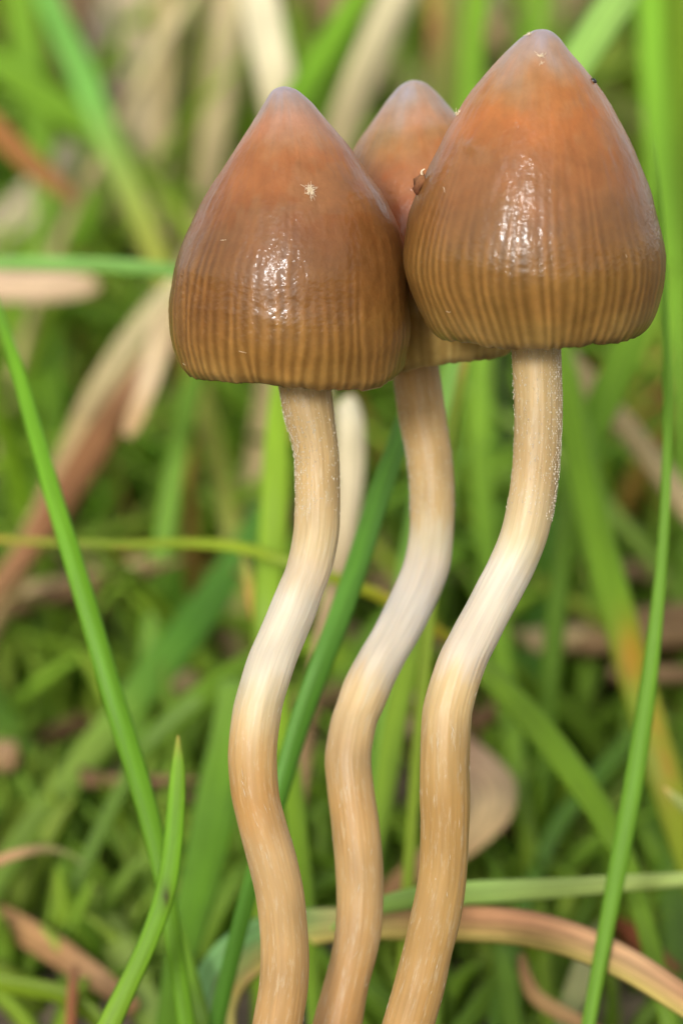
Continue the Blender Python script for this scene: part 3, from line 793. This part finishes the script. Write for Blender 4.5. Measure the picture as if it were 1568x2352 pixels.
G('bright green blade curving level across the bottom left corner',
  [(-70,2236,4.0,42),(0,2258,4.0,46),(80,2272,4.0,48),(150,2290,4.0,46),(210,2330,4.0,42),(260,2390,4.0,36)],
  [(112,158,30),(108,156,22),(104,150,24),(100,150,30)], root=False)
D('dead_stalk', 'short upright rusty stalk in the bottom left corner',
  [(172,2222,4.2,20),(168,2262,4.0,26),(164,2310,3.8,26),(160,2370,3.6,26)],
  [(170,110,70),(160,92,50),(150,84,44)], thick=0.3)
D('dead_leaf', 'tan dead leaf slanting down right near the bottom left corner',
  [(-60,2080,5.6,62),(30,2128,5.4,70),(110,2174,5.2,72),(180,2220,5.0,66),(250,2268,4.8,54),(310,2320,4.6,40)],
  [(180,124,78),(184,130,82),(180,126,82),(176,128,88),(150,100,60)], root=False)
G('broad upright green blade just left of the lower left stem',
  [(536,1560,5.0,60),(526,1690,4.7,88),(504,1810,4.5,100),(482,1920,4.3,98),(452,2060,4.1,88),(420,2180,3.9,74),(390,2330,3.6,60)],
  [(112,172,72),(100,164,50),(90,156,36),(84,148,28),(84,144,30)], face=0.0)
G('slim green blade leaning right from the base of the short pointed blade',
  [(384,2060,3.2,24),(402,2130,3.0,38),(428,2220,2.9,44),(456,2320,2.8,44),(480,2420,2.8,40)],
  [(92,150,36),(92,152,30),(88,144,34),(84,136,34)])
G('lime blade slanting up to the left stem at its lower bend',
  [(600,1500,5.4,36),(540,1542,5.3,54),(468,1596,5.2,62),(402,1648,5.2,56),(340,1710,5.2,44),(290,1790,5.2,36)],
  [(96,150,34),(90,146,24),(86,140,26),(84,136,34)])
G('soft green blade lying level below the thin yellow green one at left',
  [(520,1300,9.0,38),(440,1310,9.0,48),(320,1322,9.0,52),(200,1336,9.0,54),(80,1356,9.0,50),(-40,1390,9.0,40)],
  [(116,162,70),(116,164,78),(122,168,84),(114,160,70)], root=False)
D('dead_leaf', 'blurred red brown leaf strip tucked under the thin yellow green blade',
  [(170,1280,8.6,12),(240,1278,8.6,18),(330,1270,8.5,15),(420,1278,8.4,16),(500,1296,8.4,14),(560,1320,6.3,12)],
  [(150,90,50),(184,92,46),(190,124,70),(196,120,64),(160,110,60)], root=False)
G('narrow green blade pointing up left below the level green blade',
  [(246,1370,8.6,18),(270,1420,8.4,32),(300,1500,8.2,38),(330,1580,8.0,40),(362,1680,7.8,40),(390,1800,7.4,36)],
  [(110,160,66),(104,156,58),(90,144,46),(84,136,40)])
G('teal green broad blade standing behind the right stem in its middle part',
  [(1228,960,8.8,50),(1238,1100,8.4,86),(1242,1260,8.0,110),(1240,1420,7.7,116),(1236,1560,7.4,110),(1240,1720,7.0,90),(1250,1900,6.4,66)],
  [(80,150,70),(82,152,62),(76,146,52),(70,138,52),(70,130,46)])
G('pale green leaf tip poking in at the right edge low down',
  [(1524,1808,3.0,6),(1540,1824,3.0,18),(1566,1846,3.0,30),(1620,1890,3.0,38),(1700,1970,3.0,40)],
  [(196,196,150),(160,192,140),(140,184,120),(120,170,90)])
D('dead_leaf', 'small curled brown leaf near the bottom edge at right',
  [(1196,2190,4.4,14),(1206,2240,4.3,28),(1228,2286,4.2,36),(1270,2318,4.1,38),(1322,2344,4.0,34),(1390,2380,3.9,26)],
  [(150,100,60),(170,118,70),(184,136,84),(176,130,84),(160,110,64)], root=False, fold=0.2)
D('dead_leaf', 'dark rust coloured leaf scrap under the arching pink leaf at far right',
  [(1400,2110,5.6,22),(1436,2136,5.4,44),(1470,2166,5.2,52),(1506,2196,5.0,40),(1560,2230,4.8,20)],
  [(140,76,40),(150,70,34),(156,84,44),(130,74,40)], root=False)
G('greyish pale blade in the lower right below the arching leaf',
  [(1386,2120,5.4,40),(1352,2200,5.0,56),(1322,2280,4.7,58),(1296,2360,4.4,50)],
  [(130,156,120),(156,178,156),(150,172,146),(120,150,110)])
G('broad green blade at the right edge behind the long slim one, low down',
  [(1480,1740,6.4,50),(1510,1860,6.0,72),(1536,1980,5.6,80),(1552,2110,5.2,76),(1560,2260,4.8,66)],
  [(96,150,40),(92,150,30),(86,142,28),(80,130,30)])
G('green blade standing below the arching leaf right of the right stem',
  [(1140,2150,5.0,30),(1150,2200,4.8,44),(1166,2280,4.6,50),(1180,2370,4.4,46)],
  [(96,148,40),(92,146,34),(84,136,34)])
G('mid green blade fanning left at the bottom right of the stems',
  [(1300,2190,5.4,26),(1230,2230,5.2,42),(1150,2280,5.0,50),(1080,2340,4.8,46),(1020,2420,4.6,40)],
  [(104,158,50),(98,152,42),(86,138,34),(80,130,34)])

# --- the far, strongly blurred ones at the top
D('dead_stalk', 'cream dead stalk standing at the top above the left cap',
  [(560,-160,9.6,84),(590,-20,9.4,88),(612,90,9.2,92),(634,190,9.0,90),(656,310,8.8,84),(680,480,8.6,76)],
  [(222,200,168),(226,206,176),(224,204,172),(210,186,146),(200,172,130)], fold=0.03, thick=0.25)
D('dead_stalk', 'cream dead stalk leaning right at the top between the left and middle caps',
  [(985,-160,9.6,84),(918,-20,9.4,86),(866,100,9.2,84),(818,210,9.0,80),(778,310,8.8,76),(730,440,8.6,70)],
  [(220,196,156),(222,200,160),(214,190,146),(206,178,132),(190,160,110)], fold=0.03, thick=0.25)
G('bright green blade leaning right at the top between the two cream stalks',
  [(930,-160,8.6,40),(838,-30,8.4,56),(776,66,8.2,62),(712,166,8.0,62),(656,262,7.8,58),(590,400,7.6,52)],
  [(112,176,40),(104,172,28),(100,168,24),(96,160,30)])
D('dead_stalk', 'thin straw stalk standing upright at upper left beside the left cap',
  [(382,-160,13.5,44),(378,0,13.2,48),(374,200,13,50),(370,420,12.6,50),(370,620,12.2,48),(372,820,11.8,44)],
  [(200,170,118),(204,174,124),(200,170,122),(196,168,116),(180,150,100)], fold=0.03, thick=0.3)
G('sea green blade at upper left running down right to the left cap',
  [(50,-140,9.6,40),(112,0,9.4,56),(186,160,9.1,66),(244,310,8.9,66),(304,450,8.7,62),(358,580,8.4,56),(410,720,8.2,50)],
  [(100,180,100),(102,184,100),(104,186,104),(130,176,100),(146,176,88),(140,170,84)])
G('lime blade dropping from the left edge to meet the sea green one at upper left',
  [(-80,90,10.4,60),(10,160,10.2,70),(110,226,10,72),(190,280,9.8,64),(254,322,9.6,44),(330,390,9.4,30)],
  [(104,168,36),(102,166,26),(100,164,22),(128,176,60)])
G('lime blade standing upright in the top left corner',
  [(30,-160,12.4,60),(46,0,12.2,74),(64,130,12,76),(84,270,11.8,66),(100,420,11.5,56)],
  [(108,172,34),(104,170,26),(100,164,26),(96,156,40)])
D('dead_leaf', 'burnt orange leaf strip slanting in from the left edge below the lime blade',
  [(-90,210,9.4,40),(-10,292,9.2,50),(70,372,9.0,52),(130,422,8.9,46),(178,466,8.8,24)],
  [(166,104,44),(166,100,40),(150,94,38),(140,104,54)], root=False)
D('dead_leaf', 'blurred dusty pink leaf on the left edge beside the burnt orange strip',
  [(170,320,12.6,50),(120,400,12.4,80),(60,470,12.2,92),(0,530,12,90),(-80,600,11.8,70)],
  [(206,184,156),(204,178,152),(206,178,154),(200,170,142)], root=False)
G('narrow sea green blade lying level at left, running behind the left cap',
  [(-90,604,5.2,30),(0,605,5.1,32),(120,606,5.0,34),(260,610,5.0,34),(390,622,5.0,32),(520,650,5.0,26)],
  [(118,188,130),(116,186,122),(108,178,110),(100,170,100)], root=False)
D('dead_leaf', 'dusty pink dead leaf lying level under the narrow sea green blade at left',
  [(-90,650,8.4,74),(0,654,8.3,80),(90,656,8.2,80),(160,654,8.2,72),(206,656,8.2,44),(226,660,8.2,14)],
  [(212,170,146),(216,176,148),(214,174,144),(204,164,130)], root=False)
G('broad blurred green leaf above the narrow sea green blade at left',
  [(240,430,11.6,50),(160,510,11.4,110),(100,570,11.2,130),(60,650,11,120),(40,760,10.6,100),(40,900,10.2,86)],
  [(104,160,40),(98,162,26),(98,160,28),(104,162,36),(96,150,40)])
G('broad green blade rising behind the long narrow blade at the left edge',
  [(110,640,10.6,70),(100,760,10.2,100),(96,880,9.8,110),(104,1000,9.4,96),(110,1120,9.0,80),(110,1260,8.6,70)],
  [(100,160,34),(102,164,32),(96,156,36),(100,154,60)])
G('broad mint blade leaning left at the top, going behind the right cap',
  [(1500,-150,5.8,60),(1428,-20,5.6,84),(1376,56,5.5,88),(1326,136,5.4,84),(1270,240,5.3,70),(1200,380,5.2,60)],
  [(128,190,124),(130,192,122),(124,188,112),(110,180,90)])
G('wide upright green blade in the top right corner, left of the edge',
  [(1478,-150,8.6,60),(1488,0,8.4,66),(1500,180,8.2,66),(1514,360,8.0,64),(1536,560,7.8,60),(1552,760,7.6,52)],
  [(112,184,46),(110,182,42),(108,178,40),(106,172,40)])
G('wide yellow green blade on the right edge in the top corner',
  [(1550,-150,9.2,60),(1552,0,9.0,70),(1556,200,8.8,70),(1566,420,8.6,66),(1580,660,8.4,60)],
  [(120,178,24),(122,180,18),(116,174,22),(110,168,30)])
G('slim green blade at the top just left of the tip of the right cap',
  [(1104,-150,9.6,44),(1096,-10,9.4,54),(1084,110,9.2,54),(1074,230,9.0,50),(1060,400,8.8,46)],
  [(116,180,44),(112,178,40),(104,168,40),(100,160,44)])
G('green blade at the top right behind the tip of the right cap',
  [(1240,-150,10.6,50),(1234,-10,10.4,56),(1224,90,10.2,56),(1214,220,10,50)],
  [(112,176,50),(108,172,44),(104,166,44)])
D('dead_leaf', 'orange tipped dead blade at the top between the middle and right caps',
  [(1006,-140,11,36),(1000,-10,10.8,42),(1004,70,10.6,44),(994,160,10.4,40),(984,280,10.2,36)],
  [(140,150,50),(168,130,50),(200,140,70),(168,150,70),(130,150,60)])
G('pale green blade at the top above the middle cap',
  [(1044,-140,12,44),(1040,-10,11.8,54),(1036,90,11.6,54),(1028,200,11.4,50)],
  [(140,170,100),(144,176,104),(136,168,90)])
D('dead_leaf', 'mauve brown dead leaf hanging in the blur at upper left between green and straw',
  [(290,-60,16,90),(270,60,15.6,120),(258,170,15.2,130),(250,280,14.8,110),(270,400,14.4,90),(300,560,14,80)],
  [(196,170,140),(192,168,146),(180,148,130),(150,112,92),(164,128,96),(170,136,100)], root=False)
D('dead_stalk', 'dark mauve brown stalk leaning right above the left cap beside the thin straw stalk',
  [(560,-160,15,60),(510,20,14.6,64),(480,170,14.2,58),(456,330,13.8,52),(440,480,13.4,46),(430,640,13,44)],
  [(170,130,110),(176,136,116),(166,128,108),(140,100,80),(150,116,86)], fold=0.03, thick=0.3)

D('dead_stalk', 'khaki dead stalk at the top, just left of the cream one above the left cap',
  [(566,-160,12,64),(540,0,11.8,70),(516,160,11.6,72),(492,320,11.4,66),(470,480,11.2,56),(450,700,11,50)],
  [(196,172,126),(200,176,130),(196,170,124),(186,158,112),(160,130,90)], fold=0.03, thick=0.2)
D('dead_stalk', 'thin pale straw leaning left across the blurred top left area',
  [(520,-160,10.4,26),(430,10,10.2,30),(340,160,10,30),(250,330,9.8,28),(170,480,9.6,24)],
  [(206,184,136),(208,184,136),(200,174,126),(180,150,106)], fold=0.03, thick=0.3)
D('dead_stalk', 'greyish tan stalk standing upright between the sea green blade and the thin straw stalk',
  [(316,-160,14,60),(312,0,13.8,64),(318,200,13.6,60),(330,400,13.4,56),(344,640,13,50)],
  [(190,166,134),(194,168,136),(186,160,126),(170,142,108)], fold=0.03, thick=0.2)
D('dead_stalk', 'pale straw running down left from behind the left cap above the thick straw stalk',
  [(520,520,7.6,40),(420,640,7.4,44),(350,720,7.2,44),(270,830,7.0,40),(190,960,6.8,30)],
  [(210,186,140),(212,188,142),(206,180,134),(180,150,104)], fold=0.06, thick=0.2, root=False)
G('olive blade standing in the blur close to the upper left edge of the left cap',
  [(500,60,12.8,30),(478,200,12.6,44),(462,340,12.4,48),(440,480,12.2,46),(420,640,12,44)],
  [(130,160,70),(128,156,66),(116,146,56),(110,136,54)])

def twig(label, pts, seed):  # dark solid pieces added to stand in for shade between the blades
    D('shade_filler', label, pts, [(30,26,24),(24,20,20),(34,28,24)], cat='twig', group='dark rotten twigs in the grass', thick=0.45, fold=0.0)  # not rotten twigs: the whole group is filler added as shade
twig('black filler added as shade in the gap left of the top of the right stem', [(1172,700,10,44),(1160,800,9.8,60),(1152,900,9.6,72),(1166,990,9.4,56),(1180,1100,9.2,40),(1190,1260,9,30)], 1)
twig('black filler added as shade behind the gap between middle stem and thin lime blade', [(1060,760,11,40),(1042,830,10.8,56),(1030,900,10.6,50),(1016,1000,10.4,34),(1000,1150,10,26)], 2)
twig('black filler added as shade to the right of the right stem below its bend', [(1286,1300,9.6,34),(1300,1380,9.4,56),(1312,1470,9.2,66),(1318,1560,9,60),(1330,1680,8.6,46)], 3)
twig('dark filler added as shade between the tips of the middle and right caps', [(1030,190,12,24),(1032,232,12,42),(1034,280,12,40),(1036,360,11.8,34)], 4)
twig('dark filler added as shade low at right behind the crossing green blades', [(1376,1600,8.6,50),(1384,1690,8.4,70),(1386,1770,8.2,60),(1380,1850,8,44)], 5)

# ------------------------------------------------------------------ the uncounted grass and litter behind
def scatter(name, label, count, mat, palette, hmin, hmax, wmin, wmax, ymin, ymax, lean, seed, lie=0.0, power=1.0, free=False):
    rng = np.random.default_rng(seed)
    VV, FF, CC, UV = [], [], [], []
    nb = 0
    n, k = 7, 4
    pal = np.array([lin(c) for c in palette])
    for i in range(count):
        y = ymin + (ymax - ymin) * rng.random() ** power
        half = 8.0 + 0.10 * y
        x = rng.uniform(-half, half)
        hmx = hmax if y > 17 or free else min(hmax, 0.9 + 0.35 * max(0, y - 5))
        h = rng.uniform(min(hmin, hmx * 0.7), hmx)
        wd = rng.uniform(wmin, wmax)
        az = rng.uniform(0, 2 * np.pi); ln = lean * rng.random() ** 0.7
        flat = rng.random() < lie
        g = float(ground_z(y))
        t = np.linspace(0, 1, n)[:, None]
        d = np.array([np.cos(az), np.sin(az), 0])
        if flat:
            path = np.array([x, y, g]) + d * (t - 0.5) * h + np.array([0, 0, 1]) * (0.1 + rng.uniform(0, 1.6) + rng.normal(0, 0.4) * t)
        else:
            path = np.array([x, y, g - 0.2]) + np.array([0, 0, 1]) * h * (t - 0.25 * ln * t ** 2) + d * h * ln * (0.35 * t + 0.65 * t ** 2)
        T = np.gradient(path, axis=0); T /= np.linalg.norm(T, axis=1)[:, None]
        fa = rng.uniform(0, np.pi)
        ref = np.array([np.cos(fa), np.sin(fa), 0.05])
        s = np.cross(T, ref); s /= np.linalg.norm(s, axis=1)[:, None] + 1e-6
        m = np.cross(s, T)
        ww = wd / 2 * (np.sin(np.pi * np.clip(0.35 + 0.65 * t, 0, 1)) ** 0.6 + 0.02)
        ring = np.stack([path + s * ww, path + m * ww * 0.14 , path - s * ww, path - m * ww * 0.14 - m * ww * 0.25], 1)
        VV.append(ring.reshape(-1, 3))
        FF.append(grid_faces(n, k) + nb); nb += n * k
        c = pal[rng.integers(len(pal))] * rng.uniform(0.75, 1.2)
        if mat is M_LIVE: c = live_tint(c)
        CC.append(np.tile(c, (n * k, 1)))
        UV.append(np.stack([np.tile(np.array([0, 0.5, 1, 0.5]), n) + i * 1.7, np.repeat(t[:, 0] * h, k) + i], -1))
    o = make_mesh(name, np.vstack(VV), np.vstack(FF), mat, colors=np.vstack(CC), uv=np.vstack(UV))
    tag(o, label, None, None, 'stuff')

LIVE_PAL = [LIME, GRN, (94,154,50), (118,166,66), (138,178,76), (104,158,34), (128,178,100), (84,140,44)]
scatter('grass', 'blurred green grass growing behind the mushrooms', 1250, M_LIVE, LIVE_PAL, 3.5, 9.0, 0.25, 0.6, 20, 58, 0.7, 101)
scatter('straw', 'blurred dead straw standing among the grass behind', 1850, M_DEAD,
        [STRAW, PALE, (196,164,118), (214,174,140), (220,198,168), (200,174,140), (206,178,146), (210,194,140), (170,134,104)], 4.0, 11.0, 0.25, 0.7, 22, 60, 0.8, 102, lie=0.25)
scatter('litter', 'dead leaves and stalks lying on the soil between the grass', 850, M_DEAD,
        [TAN, (170,136,98), (150,120,86), (126,98,68), STRAW, (108,80,54), (176,146,108)], 1.5, 4.5, 0.12, 0.32, 7, 60, 0.5, 103, lie=1.0)
TURF = [(112,170,60), (116,172,66), (110,164,50), (122,174,60), (100,156,54), (132,180,80)]
scatter('turf', 'low green grass in the shade near the soil', 1300, M_LIVE, [tuple(min(255, q * 1.06) for q in c) for c in TURF], 3.0, 7.0, 0.14, 0.34, 10, 30, 1.2, 104)
scatter('grass', 'slender green grass rising from the turf behind the stems', 330, M_LIVE, LIVE_PAL + [STRAW, (150,140,80)], 2.6, 4.8, 0.16, 0.34, 10, 21, 1.0, 107, free=True)
scatter('turf', 'short green grass shoots on the soil just behind the stems', 700, M_LIVE, TURF, 1.0, 3.0, 0.14, 0.32, 4.8, 9, 0.9, 106)

def meadow():
    """the same grass goes on around and behind the camera, kept below the line of sight"""
    rng = np.random.default_rng(105)
    VV, FF, CC, UV = [], [], [], []
    pal = np.array([lin(c) for c in LIVE_PAL + [STRAW, TAN]])
    n, k, nb = 5, 4, 0
    for i in range(3600):
        y = -4 - 110 * rng.random() ** 1.4
        x = rng.uniform(-22, 22) if y > -14 else rng.uniform(-55, 55)
        sight = 9.4 + (y + 29.6) * -0.29 if y > -31 else 9.0
        if abs(x) > 8 + 0.2 * abs(y): sight = 20
        h = rng.uniform(0.5, 1.0) * min(7.0, 0.24 * abs(y) + 0.4, sight * 0.55)
        az = rng.uniform(0, 2 * np.pi); ln = rng.uniform(0.1, 0.8)
        t = np.linspace(0, 1, n)[:, None]
        d = np.array([np.cos(az), np.sin(az), 0])
        path = np.array([x, y, -0.2]) + np.array([0, 0, 1]) * h * (t - 0.25 * ln * t ** 2) + d * h * ln * t ** 2
        fa = rng.uniform(0, np.pi); sdir = np.array([np.cos(fa), np.sin(fa), 0]); m = np.array([-np.sin(fa), np.cos(fa), 0])
        ww = rng.uniform(0.3, 0.7) / 2 * (1.02 - t)
        VV.append(np.stack([path + sdir * ww, path + m * ww * 0.15, path - sdir * ww, path - m * ww * 0.4], 1).reshape(-1, 3))
        FF.append(grid_faces(n, k) + nb); nb += n * k
        CC.append(np.tile(live_tint(pal[rng.integers(len(pal))] * rng.uniform(0.8, 1.2)), (n * k, 1)))
        UV.append(np.stack([np.tile(np.array([0, 0.5, 1, 0.5]), n) + i * 1.7, np.repeat(t[:, 0] * h, k) + i], -1))
    o = make_mesh('meadow_grass', np.vstack(VV), np.vstack(FF), M_LIVE, colors=np.vstack(CC), uv=np.vstack(UV))
    tag(o, 'short green meadow grass in front of the mushrooms', None, None, 'stuff')
meadow()
